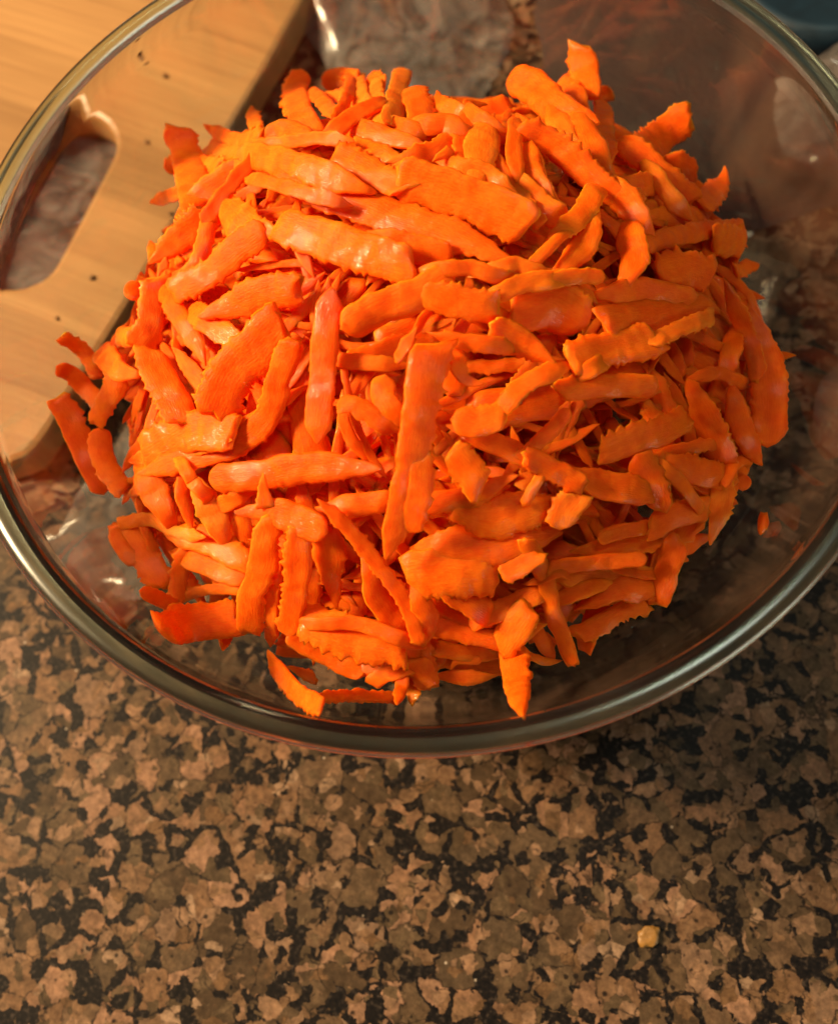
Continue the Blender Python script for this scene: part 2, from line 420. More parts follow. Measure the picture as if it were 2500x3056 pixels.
# ------------------------------------------------------------------ blue container at the back right
def lathe(name, prof, mat, loc, seg=64, parent=None):
    vs, fs, rows = [], [], []
    for r, z in prof:
        if r < 1e-6: vs.append((0, 0, z)); rows.append([len(vs) - 1] * seg)
        else:
            rows.append(list(range(len(vs), len(vs) + seg)))
            vs += [(r * math.cos(2 * math.pi * k / seg), r * math.sin(2 * math.pi * k / seg), z) for k in range(seg)]
    for a, b in zip(rows, rows[1:]):
        for k in range(seg):
            q = []
            for v in (a[k], b[k], b[(k + 1) % seg], a[(k + 1) % seg]):
                if v not in q: q.append(v)
            if len(q) > 2: fs.append(tuple(q))
    o = mesh_obj(name, vs, fs, mat, parent); o.location = loc
    bm = bmesh.new(); bm.from_mesh(o.data); bmesh.ops.recalc_face_normals(bm, faces=bm.faces); bm.to_mesh(o.data); bm.free()
    return o
M_BLUE = plain('blue_plastic', (.006, .022, .040), .5)
cb = on_plane(2450, -25, .012)
t = lathe('blue_lid', [(0, .012), (.020, .012), (.0225, .0132), (.0245, .0132), (.026, .012), (.0265, .009), (.0265, .0005), (.0255, .0005), (.0255, .009), (.024, .0108), (0, .0108)],
          M_BLUE, (cb.x + .004, cb.y + .009, 0))
tag(t, 'round dark blue plastic lid at the back right corner of the counter', 'lid')

# ------------------------------------------------------------------ carrot shreds
def h_mound(x, y):
    r = math.hypot(x + .001, y - .001) / .076
    z = .052 + .043 * (1 - r * r) if r < 1 else .052 - .075 * (r - 1) * 1.6
    return max(z, .012)
def hit(px, py):
    d = ray(px, py).normalized()
    t = .10
    while t < .40:
        p = CAM + d * t
        r = math.hypot(p.x, p.y)
        if p.z < h_mound(p.x, p.y): return p, d
        if p.z < .080 and r > r_in(p.z) - .0030: return p, d
        if p.z < .012: return p, d
        t += .0004
    return p, d
CELL = {'A': (150, 100), 'B': (850, 100), 'C': (1550, 100), 'D': (150, 600), 'E': (850, 600), 'F': (1600, 600),
        'G': (150, 1100), 'H': (850, 1100), 'I': (1600, 1100), 'J': (250, 1600), 'K': (850, 1600), 'L': (1500, 1500)}
KS = 800 / 1736

def spline(pts, n):
    """points evenly resampled on a Catmull-Rom curve"""
    if len(pts) == 2:
        a, b = pts; m_ = [(x + y) / 2 for x, y in zip(a, b)]; pts = [a, m_, b]
    dense = [Vector(p) for p in catmull(pts, 10)]
    L = [0]
    for a, b in zip(dense, dense[1:]): L.append(L[-1] + (b - a).length)
    out = []
    j = 0
    for k in range(n):
        s = L[-1] * k / (n - 1)
        while j < len(L) - 2 and L[j + 1] < s: j += 1
        f = 0 if L[j + 1] == L[j] else (s - L[j]) / (L[j + 1] - L[j])
        out.append(dense[j].lerp(dense[j + 1], min(1, max(0, f))))
    return out, L[-1]

def end_w(u, kind, hw):
    """width factor near an end; u = distance from the end / half width"""
    if kind == 'r': return math.sqrt(max(.02, 1 - (1 - min(u, 1)) ** 2))
    if kind == 'p': return min(1, .05 + u / 3.6) ** .8
    if kind == 'n': return min(1, .05 + u / 1.5) ** .8
    return min(1, .80 + u * .5)                            # 'b' cut end

def shred_mesh(name, P, width, kinds, flat, seed, side_ref, rag=1.0, taper=(1, 1), step=.0005):
    """P: list of 3-D centreline points; width in metres; flat = thickness / width"""
    n = max(16, min(72, int(sum((b - a).length for a, b in zip(P, P[1:])) / step)))
    C_, L = spline([tuple(p) for p in P], n)
    hw = width / 2
    rnd = random.Random(seed)
    roll0 = rnd.uniform(-.32, .32); rollv = rnd.uniform(-.35, .35)
    th = width * flat * .5
    K = 16
    sl0, sl1 = rnd.uniform(-.6, .6), rnd.uniform(-.6, .6)
    lens = rnd.random() < .6
    pe = 1.0 if lens else .8; pz = 1.35 if lens else .75
    curl = rnd.uniform(-.0014, .0016)
    if width < .0045: rollv *= 2.4
    ragl, ragr = rnd.choice((.3, 1.4, 2.4)), rnd.choice((.3, 1.4, 2.4))
    asym = rnd.uniform(-.2, .2)
    vs, fs, att = [], [], []
    sx, sd = rnd.uniform(0, 100), rnd.uniform(0, 100)
    belly = rnd.choice((0, 0, .25, -.2))
    groove = rnd.choice((0, .25, .45, 0)) 
    for i, c in enumerate(C_):
        T = (C_[min(i + 1, n - 1)] - C_[max(i - 1, 0)]).normalized()
        N = side_ref(c)
        S = T.cross(N)
        if S.length < 1e-4: S = Vector((1, 0, 0))
        S.normalize(); N = S.cross(T).normalized()
        s = i / (n - 1)
        a = roll0 + rollv * (s - .5)
        S2 = S * math.cos(a) + N * math.sin(a); N2 = N * math.cos(a) - S * math.sin(a)
        if N2.dot(side_ref(c)) < 0: N2 = -N2; S2 = -S2
        d0, d1 = s * L / hw, (1 - s) * L / hw
        f = min(end_w(d0, kinds[0], hw), end_w(d1, kinds[1], hw)) * (taper[0] + (taper[1] - taper[0]) * s)
        wob = 1 + .13 * noise.noise(Vector((s * L * 260, sx, 0)))
        for k in range(K):
            ang = 2 * math.pi * k / K
            cx = math.cos(ang); cz = math.sin(ang)
            # super-ellipse: flat faces, narrow edges
            ex = math.copysign(abs(cx) ** pe, cx); ez = math.copysign(abs(cz) ** pz, cz)
            # ragged torn edges
            er = .25 * noise.noise(Vector((s * L * 600, sd + (7 if cx > 0 else 0), .5))) + .95 * abs(noise.noise(Vector((s * L * 1500, sd + (3 if cx > 0 else 0), 2.5)))) - .1
            er *= ragl if cx > 0 else ragr
            w_ = hw * f * wob * (1 + .22 * rag * er * abs(cx) ** 3)
            ttt = th * (.45 + .55 * f) * (1 + .25 * noise.noise(Vector((s * L * 500, k * .7, sd))))
            up_ = ez * ttt - (ex * ex) * ttt * belly
            if cz > 0: up_ -= groove * ttt * math.exp(-(cx * 2.2) ** 2)
            # ragged blunt ends shift verts along T
            al = 0
            k0, k1 = math.exp(-d0 * 1.1), math.exp(-d1 * 1.1)
            if kinds[0] == 'b': al -= k0 * hw * (sl0 * ex + .55 * noise.noise(Vector((ex * 2.6, sd, 1)))) - (i == 0) * hw * .25 * noise.noise(Vector((ex * 7, sd, 4)))
            if kinds[1] == 'b': al += k1 * hw * (sl1 * ex + .55 * noise.noise(Vector((ex * 2.6, sd, 9)))) + (i == n - 1) * hw * .25 * noise.noise(Vector((ex * 7, sd, 6)))
            if i in (0, n - 1): up_ *= .55
            up_ += curl * (1 - (2 * s - 1) ** 2) if L > .010 else 0
            p = c + S2 * (ex * w_) + N2 * up_ + T * al
            p += Vector((noise.noise(p * 420), noise.noise(p * 420 + Vector((31, 0, 0))), noise.noise(p * 420 + Vector((0, 57, 0))))) * .00024
            vs.append(p); att.append((s * L * 100, ex * .12, k * .01))
    for i in range(n - 1):
        for k in range(K):
            fs.append((i * K + k, i * K + (k + 1) % K, (i + 1) * K + (k + 1) % K, (i + 1) * K + k))
    for i, rev in ((0, True), (n - 1, False)):
        c = sum((vs[i * K + k] for k in range(K)), Vector()) / K
        T = (C_[1] - C_[0]).normalized() if rev else (C_[-1] - C_[-2]).normalized()
        vs.append(c + (-T if rev else T) * th * .25); att.append((0 if rev else L * 100, 0, 0))
        ci = len(vs) - 1
        for k in range(K):
            a, b = i * K + k, i * K + (k + 1) % K
            fs.append((ci, b, a) if rev else (ci, a, b))
    return vs, fs, att, C_[n // 2]

def make_mesh(name, vs, fs, att, mat):
    me = bpy.data.meshes.new(name); me.from_pydata(vs, [], fs); me.update()
    me.polygons.foreach_set('use_smooth', [True] * len(me.polygons))
    at = me.attributes.new('along', 'FLOAT_VECTOR', 'POINT'); at.data.foreach_set('vector', [x for t_ in att for x in t_])
    me.materials.append(mat); return me

def view_norm(tilt):
    def f(p): return ((CAM - p).normalized() * (1 - tilt) + Vector((p.x * 3, p.y * 3, 1)).normalized() * tilt).normalized()
    return f

# traced shreds: cell, centreline, width, layer, ends, flatness, label (None = described from its neighbours)
TR = [
# --- upper left
('A', [(815,600),(890,810),(925,980),(955,1130)], 200, 0, 'bb', .3, 'wide dull flat slice standing behind the upper left fringe, over the board'),
('A', [(990,590),(1100,650),(1280,720)], 95, 0, 'pb', .4, None),
('A', [(1300,470),(1315,580),(1340,720)], 95, 3, 'pb', .4, 'small upright spike of carrot just left of the dark board edge'),
('A', [(735,868),(900,830),(1100,855)], 115, 3, 'rb', .4, 'level pale strip with rounded tip poking left over the wide dull slice'),
('A', [(648,1098),(780,1050),(962,985)], 80, 3, 'pp', .4, 'small claw-like strip, farthest left tip on the upper left side'),
('A', [(1030,740),(1180,735),(1340,720)], 210, 2, 'bb', .45, 'fat smooth chunk on the upper left shoulder of the heap'),
('A', [(1400,690),(1530,630),(1680,700)], 150, 2, 'rr', .6, 'rounded hump of carrot below the tall dark slice'),
('A', [(1630,235),(1590,380),(1620,520),(1690,650)], 175, -1, 'rb', .3, 'tall dark reddish slice standing at the board edge, leaning left'),
('B', [(-210,730),(60,700),(260,680),(450,700)], 90, 5, 'rp', .5, 'long thin level strip crossing under the upright spikes at the top'),
('A', [(1340,800),(1180,980),(1060,1130),(985,1230)], 95, 4.5, 'br', .6, 'long thin straight strip slanting down-left across the upper left side'),
('A', [(1290,850),(1110,980),(930,1110)], 230, 0, 'bb', .25, None),
('A', [(860,1230),(920,1160)], 70, -1, 'pp', .4, None),
('A', [(1080,880),(1180,850),(1250,830)], 60, 4, 'pp', .4, None),
('D', [(1050,50),(900,190),(770,300),(640,402)], 190, 3, 'bp', .35, 'large wet wedge pointing down-left toward the board'),
('D', [(645,255),(660,320),(640,385)], 75, -1, 'pp', .4, 'tiny dark sliver behind the tip of the wet wedge'),
('D', [(760,390),(710,440),(700,495)], 80, -1, 'bp', .4, None),
('D', [(1400,180),(1220,300),(1050,450),(790,590)], 200, 4, 'rb', .5, 'glossy round strand with bright sparkles at its lower left end'),
('D', [(1030,110),(990,300),(940,420),(800,500)], 120, 3.4, 'bp', .5, None),
('D', [(1150,70),(1290,180),(1450,210)], 260, 3, 'bb', .4, None),
('D', [(1620,570),(1400,600),(1170,680),(960,750)], 230, 3.6, 'bp', .4, 'broad bright strip left of centre ending in a frayed left point'),
('D', [(545,520),(535,640)], 120, -1, 'rr', .6, 'small dark knob on the left edge of the heap, upper one'),
('D', [(690,500),(665,640),(650,800),(560,950)], 180, 2.6, 'bb', .45, 'ragged upright strand forming the left edge of the heap'),
('D', [(430,880),(520,880),(640,860)], 140, 0, 'rr', .6, 'stubby reddish knob on the left edge above the bright ragged chunk'),
('D', [(780,640),(860,780),(950,920),(1010,1060)], 140, 1.4, 'bp', .5, None),
('D', [(980,750),(1100,840),(1220,900)], 170, .6, 'bb', .4, None),
('D', [(75,880),(190,950),(260,1050),(310,1150)], 100, -1, 'bb', .5, 'topmost of three dark shreds fanning out at the far left'),
('D', [(45,1070),(150,1130),(250,1230),(330,1310)], 120, -1, 'rb', .5, 'middle one of three dark shreds fanning out at the far left'),
('G', [(40,190),(130,330),(230,560),(350,810)], 160, -.5, 'br', .4, 'lowest and longest of three shreds fanning out at the far left'),
('G', [(330,380),(330,540),(400,680),(480,790)], 150, .6, 'rb', .5, 'dull curved strand hugging the far left flank'),
('D', [(420,1010),(430,1180),(360,1330),(290,1440)], 150, 3, 'bb', .4, 'bright ragged upright chunk at the left edge'),
('D', [(380,1020),(470,1100),(560,1120)], 170, 2.6, 'bb', .4, None),
('D', [(640,960),(700,1120),(790,1270),(850,1430)], 220, 3.2, 'bb', .4, 'wide pale strip leaning right, beside the bright ragged chunk'),
('D', [(1500,780),(1330,960),(1170,1130),(1040,1390)], 290, 3.4, 'bb', .45, 'very broad smooth strip slanting down-left, left of centre'),
('G', [(1570,-190),(1480,60),(1400,320),(1190,500),(860,590),(560,690)], 170, 4.2, 'bp', .5, 'long curving strand sweeping down then left to a thin point'),
('G', [(1200,420),(900,410),(610,560)], 260, 2, 'bb', .35, 'broad flat slab above the thin pointed end of the curving strand'),
('G', [(620,580),(900,520),(1180,460)], 110, 3.2, 'bp', .4, None),
# --- centre
('E', [(300,560),(270,800),(235,1200),(215,1450),(205,1570)], 190, 5.6, 'nn', .45, 'bright upright ragged strip with a needle tip, left of the long centre strip'),
('G', [(1030,715),(1300,700),(1700,640),(2140,650)], 215, 3, 'rp', .45, 'thick level strand with white sparkles, below the needle-tipped strip'),
('G', [(1385,680),(1385,800),(1390,900)], 150, 4.6, 'pb', .4, 'small arrowhead piece pointing up over the sparkling level strand'),
('G', [(1195,930),(1430,930),(1620,990),(1790,1060)], 230, 4.4, 'pr', .4, 'leaf-shaped slice under the small arrowhead'),
('G', [(505,830),(580,780),(690,760)], 90, 2, 'pb', .5, None),
('G', [(640,720),(700,820),(760,940)], 190, 1.4, 'bb', .45, None),
('G', [(890,670),(930,740),(980,800)], 95, 2.4, 'bb', .5, None),
('G', [(870,780),(890,920),(920,1060)], 130, 1.6, 'bp', .45, None),
('G', [(1000,830),(1060,940),(1110,1060)], 190, .4, 'bb', .35, None),
('G', [(1150,870),(1240,830)], 120, 1.6, 'bb', .4, None),
('G', [(440,1010),(640,985),(820,1065),(1010,1090)], 95, 3.4, 'bp', .5, 'thin strip running right to a point across the lower left side'),
('G', [(405,1040),(460,1150),(560,1270)], 120, 0, 'rr', .5, 'smooth strand rounding the lower left edge'),
('J', [(230,-90),(340,60),(430,190),(510,320)], 210, 2.2, 'bb', .45, 'wide strand with a frosty surface down the lower left edge'),
('J', [(365,355),(470,400),(620,470)], 105, 1.6, 'rb', .6, 'small finger-like stub sticking out at the lower left'),
('J', [(505,600),(680,560),(1010,530)], 245, 3.2, 'rb', .45, 'bright chunky block with rounded left end at the lower left'),
('J', [(650,120),(620,280),(600,450)], 130, 2, 'bb', .45, None),
('J', [(690,150),(860,220),(1020,270)], 140, 2.6, 'bb', .45, None),
('J', [(640,-10),(840,40),(1080,190)], 200, 1.6, 'bb', .4, None),
('J', [(620,440),(740,370),(1000,350)], 80, 2.6, 'pb', .5, None),
('J', [(900,560),(915,650),(905,740)], 100, .4, 'bp', .4, 'little reddish tooth hanging below the bright chunky block'),
('J', [(1190,-110),(1160,180),(1090,400),(1075,620)], 190, 4, 'bb', .4, 'tall bright strip with a notched foot, left one of the hanging pair'),
('J', [(1400,-60),(1390,200),(1370,430),(1310,640)], 175, 4.2, 'br', .5, 'tall bright strip with frosted foot, right one of the hanging pair'),
('J', [(1240,300),(1220,420),(1215,560)], 100, 2.8, 'bb', .5, None),
('J', [(1570,-60),(1590,220),(1640,460)], 230, 1.6, 'bp', .4, 'wide shaded slice hanging right of the tall bright pair'),
('J', [(1480,300),(1440,480)], 160, .4, 'bb', .4, None),
('K', [(110,540),(380,640),(780,730)], 260, 4.2, 'bb', .35, 'wide glowing slab near the bottom, between hanging pair and front edge'),
('K', [(200,560),(480,560),(740,660)], 110, 4.9, 'bb', .4, None),
('K', [(20,630),(180,730),(350,810),(520,880)], 140, 2.2, 'bb', .5, 'frosty jagged strip above the dark gap at the front'),
('K', [(210,-240),(370,-90),(500,60),(670,280),(790,450),(870,700)], 110, 5.6, 'pb', .6, 'long narrow straight strip running down-right to the front edge'),
('K', [(560,230),(620,400),(720,540),(810,700)], 200, 3, 'bb', .35, None),
('K', [(860,380),(930,560),(890,720)], 150, 3.4, 'bp', .45, None),
('K', [(420,920),(560,850),(760,790)], 180, 2.6, 'pb', .4, None),
('K', [(560,960),(640,900),(760,870)], 110, 3.2, 'bb', .4, None),
('K', [(190,1050),(430,1040),(740,1050)], 85, 2.2, 'pb', .6, 'thin level strip along the very front edge of the heap'),
('J', [(1190,740),(1260,870),(1380,1010),(1540,1105)], 125, 1.6, 'pb', .5, 'curved pointed strip cradling the dark gap at the front'),
('J', [(1320,850),(1400,880),(1500,925)], 85, 1.8, 'pb', .4, None),
('K', [(770,900),(750,1000),(725,1095)], 95, 3.4, 'bp', .45, 'short tooth pointing down at the front edge, lowest of all'),
('K', [(850,800),(900,900),(940,990)], 170, 2.6, 'bb', .35, 'frilly-edged chunk at the front edge beside the pointing tooth'),
('K', [(820,960),(850,1060)], 110, .8, 'bb', .3, None),
('K', [(890,690),(910,880)], 160, 1, 'bb', .35, None),
('K', [(945,910),(1150,905),(1380,900)], 120, .4, 'pp', .4, 'small lens-shaped shred lying flat on the glass at the front'),
('K', [(1075,870),(1120,805),(1275,810)], 65, 1.2, 'pr', .5, 'tiny curled shred on top of the lens-shaped one'),
('K', [(1480,700),(1495,860),(1520,1000),(1545,1190)], 215, 1.6, 'bp', .4, 'sharp dart of carrot pointing straight down at the front glass', (1.1, .5)),
('K', [(1580,460),(1490,600),(1390,740)], 230, 3.4, 'bb', .35, 'squarish lit chunk above the sharp dart'),
('K', [(1560,640),(1690,570)], 110, 3, 'bp', .4, None),
# --- lower right
('L', [(150,240),(270,480),(320,720),(380,860),(450,1050)], 125, 3.6, 'bb', .5, 'long strip hanging down-right with a frosted square foot'),
('L', [(300,430),(600,400),(930,360)], 115, 3.6, 'br', .5, 'long shaded level bar crossing the lower right of the heap'),
('L', [(310,480),(380,460),(450,510)], 60, 3.6, 'bp', .4, None),
('L', [(190,1000),(280,1030),(380,1020)], 60, .6, 'bp', .5, None),
('L', [(200,800),(260,900)], 110, .2, 'bb', .4, None),
('L', [(1130,240),(1070,430),(1000,650)], 170, 2, 'bb', .4, 'blocky strip pointing down at the lower right edge with glistening foot'),
('L', [(950,170),(1130,90),(1330,40)], 180, 3, 'bb', .4, 'wide rough strip rising right at the lower right'),
('I', [(1200,730),(1190,900),(1120,1140)], 160, 2.4, 'bp', .4, 'shred with a hooked foot at the right lower edge'),
('L', [(460,860),(600,800),(760,710),(930,650)], 140, .4, 'bb', .45, 'low strip along the lower right edge, partly in shade'),
('L', [(610,240),(760,190),(930,160)], 110, 2.2, 'rb', .5, None),
('L', [(600,300),(900,270)], 120, .2, 'bb', .4, None),
('L', [(450,500),(600,520),(900,480)], 230, .6, 'bb', .35, None),
('L', [(400,620),(560,560)], 120, 1, 'bb', .4, None),
('L', [(620,620),(740,560),(900,560)], 200, .2, 'bb', .35, None),
('K', [(1240,540),(1420,470),(1640,370)], 150, 2.2, 'bb', .45, None),
('K', [(1400,250),(1520,190),(1620,110)], 160, 4.2, 'bb', .45, 'fluffy lit end of a thick piece in the shaded lower right'),
('K', [(930,460),(1060,500),(1220,570)], 120, .4, 'bb', .5, None),
('K', [(960,580),(1160,630),(1370,680)], 150, 1.4, 'bb', .5, None),
('K', [(960,720),(1100,750),(1240,760)], 120, .4, 'bb', .4, None),
('K', [(780,250),(1050,230),(1380,240)], 320, 2.8, 'bb', .3, 'very wide shaded slab filling the lower middle'),
('K', [(1000,300),(1150,400),(1280,490)], 200, 2.6, 'bb', .35, None),
('H', [(1000,1150),(1300,1120),(1600,1080)], 330, 2.2, 'bb', .3, None),
('H', [(1120,900),(1350,960),(1650,900)], 260, 2.8, 'bb', .35, None),
# --- the hero strip
('H', [(960,-150),(900,60),(850,350),(800,620),(740,900),(655,1230)], 250, 6.6, 'bn', .34, 'long bright straight strip hanging down the very centre, ridge along its side', (1.08,.62)),
('H', [(880,560),(870,800),(800,1060)], 170, 6, 'br', .4, 'rounded lobe beside the foot of the long centre strip'),
('E', [(855,815),(790,930),(720,1035)], 85, 5.6, 'pb', .5, 'little thorn standing left of the top of the long centre strip'),
('E', [(370,830),(600,700),(850,610),(1090,480)], 235, 5.2, 'rb', .6, 'thick round strand rising right above the long centre strip'),
('E', [(880,570),(1080,640),(1380,690)], 230, 5.4, 'rb', .4, 'folded lit piece at the right end of the thick round strand'),
('E', [(1040,440),(1200,430),(1360,480)], 110, 5.4, 'bb', .5, None),
('E', [(-60,-200),(300,-60),(700,90),(1100,220),(1500,410)], 250, 5.4, 'rp', .3, 'longest slice, running from upper left to centre right, pointed right end', (1,.85)),
('E', [(-40,150),(200,230),(500,330),(830,420)], 250, 4, 'bb', .35, 'wide pale slice just below the longest slice'),
('E', [(640,260),(850,310),(1090,360)], 190, 3, 'br', .35, None),
('B', [(740,930),(1000,1010),(1300,1120),(1570,1240)], 270, 5.6, 'bb', .35, 'wide bright slab ending in a square right end, upper centre'),
('B', [(330,760),(540,870),(780,1010)], 190, 4.6, 'bb', .35, 'very glossy wet slice with a sparkling patch, upper centre'),
('B', [(-210,790),(50,850),(460,990)], 180, 4.4, 'bb', .4, None),
('B', [(-150,960),(50,1010),(300,1080)], 100, 5.8, 'bb', .4, None),
('B', [(560,740),(680,820),(780,900)], 160, 3, 'bb', .4, None),
('B', [(240,330),(350,290),(470,300)], 130, -1, 'rb', .4, 'dark curved slice at the back, left of the forked spikes'),
('B', [(460,270),(480,400),(540,520)], 140, 1, 'bb', .4, None),
('B', [(355,285),(420,300),(400,420),(320,570)], 75, 4, 'pb', .6, 'thin hooked strand rising up at the top left of the heap'),
('B', [(155,375),(240,450),(320,540)], 100, 3, 'pb', .5, None),
('B', [(150,378),(260,390),(370,400)], 90, 2.2, 'pb', .4, 'pointed sliver jutting left beneath the hooked strand'),
('B', [(580,295),(595,430),(640,590)], 120, 3.2, 'pb', .4, 'left one of two tall spikes rising at the back'),
('B', [(765,225),(730,380),(680,590)], 130, 3.6, 'pb', .35, 'right one of two tall spikes rising at the back, taller'),
('B', [(540,290),(650,320)], 100, -1, 'rb', .4, None),
('B', [(790,360),(860,480),(890,640)], 190, -1.5, 'rb', .3, 'dark broad slice in shade right of the two tall spikes'),
('B', [(310,650),(430,570),(560,500)], 120, 3.4, 'bb', .5, None),
('B', [(480,600),(640,640),(820,700)], 130, 3.2, 'bb', .5, None),
('B', [(780,620),(870,650)], 110, 1, 'bb', .4, None),
('B', [(985,370),(1010,450),(1140,520)], 120, 1.6, 'pb', .45, 'horn-shaped tip curving up left of the twin-horned piece'),
('B', [(1310,460),(1220,460),(1150,470)], 65, 2.4, 'pb', .5, 'thin horn pointing right at the back middle'),
('B', [(1185,430),(1200,600),(1140,800)], 190, 3.2, 'pb', .45, None),
('B', [(1240,560),(1380,640)], 150, 2.8, 'bb', .45, None),
('B', [(930,600),(1050,600),(1150,650)], 150, 2.6, 'bb', .45, None),
('B', [(960,830),(1030,780),(1100,770)], 80, 4.4, 'pr', .5, None),
('B', [(1060,690),(960,760),(820,800)], 150, 3.4, 'bb', .45, None),
('B', [(1290,640),(1260,800),(1240,960)], 230, 3.6, 'bb', .4, None),
('B', [(1120,860),(1300,930),(1420,1020)], 150, 4, 'bb', .45, None),
('B', [(1370,760),(1440,920),(1560,1100),(1660,1240)], 100, 4, 'pb', .5, 'dark blade-like strip slanting down-right in the upper right centre'),
('B', [(1480,640),(1470,780),(1500,920)], 110, 3.6, 'bb', .5, None),
('B', [(1560,850),(1620,980),(1700,1060)], 130, 3.4, 'bb', .45, None),
# --- upper right
('C', [(-70,290),(80,340),(240,480),(420,620)], 220, 3.6, 'rb', .5, 'big rounded lump leaning left at the top, right of the back notch'),
('C', [(395,70),(420,230),(440,430)], 185, 5, 'bb', .35, 'tallest square-topped block, highest point of the heap in the photo'),
('C', [(290,290),(340,380),(420,470)], 140, 4, 'rb', .5, None),
('C', [(520,340),(570,440)], 100, 3.4, 'rb', .5, 'small knob on the right of the tallest square-topped block'),
('C', [(540,480),(550,650),(570,830)], 130, 1.6, 'bb', .4, None),
('C', [(-30,640),(180,700),(370,850),(560,1010),(760,1120)], 180, 5.4, 'rb', .65, 'long smooth round strand slanting down-right in the upper right'),
('C', [(370,560),(450,720),(560,880)], 190, 4, 'bb', .45, None),
('C', [(240,520),(330,640)], 160, 4.2, 'bb', .5, None),
('C', [(1100,530),(950,640),(790,750)], 215, 2.2, 'bb', .28, 'flat slab with greenish skin at its end, jutting up-right'),
('C', [(630,690),(780,800),(940,950),(1130,1080)], 165, 3.4, 'rb', .5, 'thick strip slanting down-right below the greenish-ended slab'),
('C', [(950,790),(1040,860),(1140,920)], 165, 1.8, 'bb', .4, 'stubby frilled piece between the greenish-ended slab and curled tip'),
('C', [(1325,860),(1310,960),(1180,1110)], 155, 3, 'pb', .45, 'curled orange tip rising at the upper right edge, wet at its base'),
('C', [(620,1010),(700,1100),(780,1220)], 200, 4.6, 'bb', .5, None),
('C', [(870,930),(930,1010),(1010,1100)], 120, 3.6, 'bb', .45, None),
('C', [(720,960),(840,980)], 150, 3.4, 'bb', .45, None),
('C', [(850,1180),(1000,1200),(1150,1180)], 170, .4, 'bb', .35, None),
('C', [(470,1060),(400,1180),(250,1300)], 150, 4.2, 'bb', .4, None),
('C', [(50,780),(90,920),(180,1060)], 140, 3.2, 'bb', .45, None),
('C', [(110,790),(140,900)], 60, 2.4, 'bb', .4, None),
('C', [(-20,960),(90,1080),(250,1190)], 170, 2.6, 'bb', .4, None),
# --- right
('F', [(710,285),(900,230),(1100,190),(1340,175)], 125, 4, 'bb', .5, 'long level strip reaching the right edge, with a frayed end'),
('F', [(1150,250),(1340,270)], 190, 2, 'bb', .35, 'frayed dark chunk under the right end of the long level strip'),
('F', [(1290,450),(1400,395)], 100, -1, 'bb', .4, None),
('F', [(900,370),(960,360)], 70, 1, 'bb', .4, None),
('F', [(780,455),(940,440),(1130,490)], 220, 4, 'rb', .4, 'wide lit chunk below the long level strip on the right'),
('F', [(620,240),(640,380),(580,520)], 190, 4, 'bb', .4, None),
('F', [(330,120),(310,280),(180,420)], 190, 4, 'bb', .45, None),
('F', [(230,190),(100,300),(-20,400)], 85, 4.6, 'bb', .5, 'slim dark-orange strip slanting down-left, right of centre'),
('F', [(-20,545),(200,490),(440,495)], 100, 5.2, 'br', .55, 'thin pale strip above the dark smooth cut slice'),
('F', [(-160,700),(100,670),(330,800)], 310, 2.6, 'br', .25, 'large dark smooth cut slice in shadow, right of centre'),
('F', [(260,570),(330,600),(400,670)], 60, 4.4, 'pp', .4, None),
('F', [(470,600),(700,580),(980,640)], 170, 4.4, 'bb', .5, None),
('F', [(440,790),(800,730),(1130,690)], 240, 4.2, 'br', .4, 'broad strip with blunt right end, above the slender slanting strip'),
('F', [(730,925),(900,850),(1150,740)], 115, 5.2, 'rb', .55, 'slender strip slanting up-right, right of the dark smooth slice'),
('F', [(230,1020),(450,960),(780,890)], 240, 4.8, 'bb', .5, 'thick strand rising right below the dark smooth slice'),
('F', [(310,1110),(390,1060)], 120, 5.6, 'bb', .45, None),
('E', [(1330,830),(1520,920),(1760,1070)], 230, 5.2, 'bp', .35, 'bright pointed leaf shape left of the thick rising strand'),
('E', [(920,850),(1120,900),(1350,930)], 120, 5, 'pb', .5, None),
('E', [(1380,600),(1550,540),(1740,520)], 130, 5, 'bb', .45, None),
('E', [(1370,450),(1500,420),(1650,480)], 110, 4.8, 'bb', .45, None),
('E', [(1120,1030),(1170,1150),(1290,1180)], 150, 4.6, 'bp', .4, None),
('I', [(130,150),(450,110),(790,120)], 160, 4.6, 'br', .5, 'shaded strand with a pale lit tip, right of centre'),
('F', [(1210,505),(1290,720),(1390,960),(1430,1150)], 115, 4.8, 'pb', .4, 'narrow spine running up along the large bright right edge piece'),
('F', [(1370,680),(1440,900),(1490,1200),(1490,1590)], 235, 4.2, 'pr', .38, 'large bright piece down the right edge with rounded foot'),
('F', [(1570,1000),(1675,1000)], 95, 1.6, 'bp', .5, 'small nub poking right from the large bright edge piece'),
('I', [(1290,240),(1320,380),(1380,490)], 160, 3, 'bb', .5, None),
('F', [(1260,910),(1230,1080)], 130, 2, 'bb', .4, None),
('F', [(1080,1130),(1180,1110),(1270,1150)], 90, 2.4, 'bb', .5, None),
('I', [(1040,190),(1130,380),(1220,600)], 200, 1, 'bb', .35, None),
('I', [(980,310),(800,400),(620,450),(420,540)], 200, 1.8, 'bb', .35, 'serrated flat slice in deep shade on the right'),
('I', [(750,600),(950,520),(1250,490)], 85, 3, 'bb', .5, 'thin straight strip rising right in the shaded right side'),
('I', [(1395,615),(1290,610),(1200,740)], 95, 4, 'pb', .45, 'curved lit claw with its tip at the right edge'),
('I', [(860,600),(1020,660),(1190,700)], 200, 2.8, 'bb', .35, None),
('I', [(1340,680),(1330,790)], 120, -.5, 'rr', .5, None),
('I', [(640,560),(730,700),(760,900)], 210, 3, 'rb', .35, 'slice with small torn holes in the shaded right side'),
('I', [(830,660),(860,810)], 95, 2.6, 'bp', .4, None),
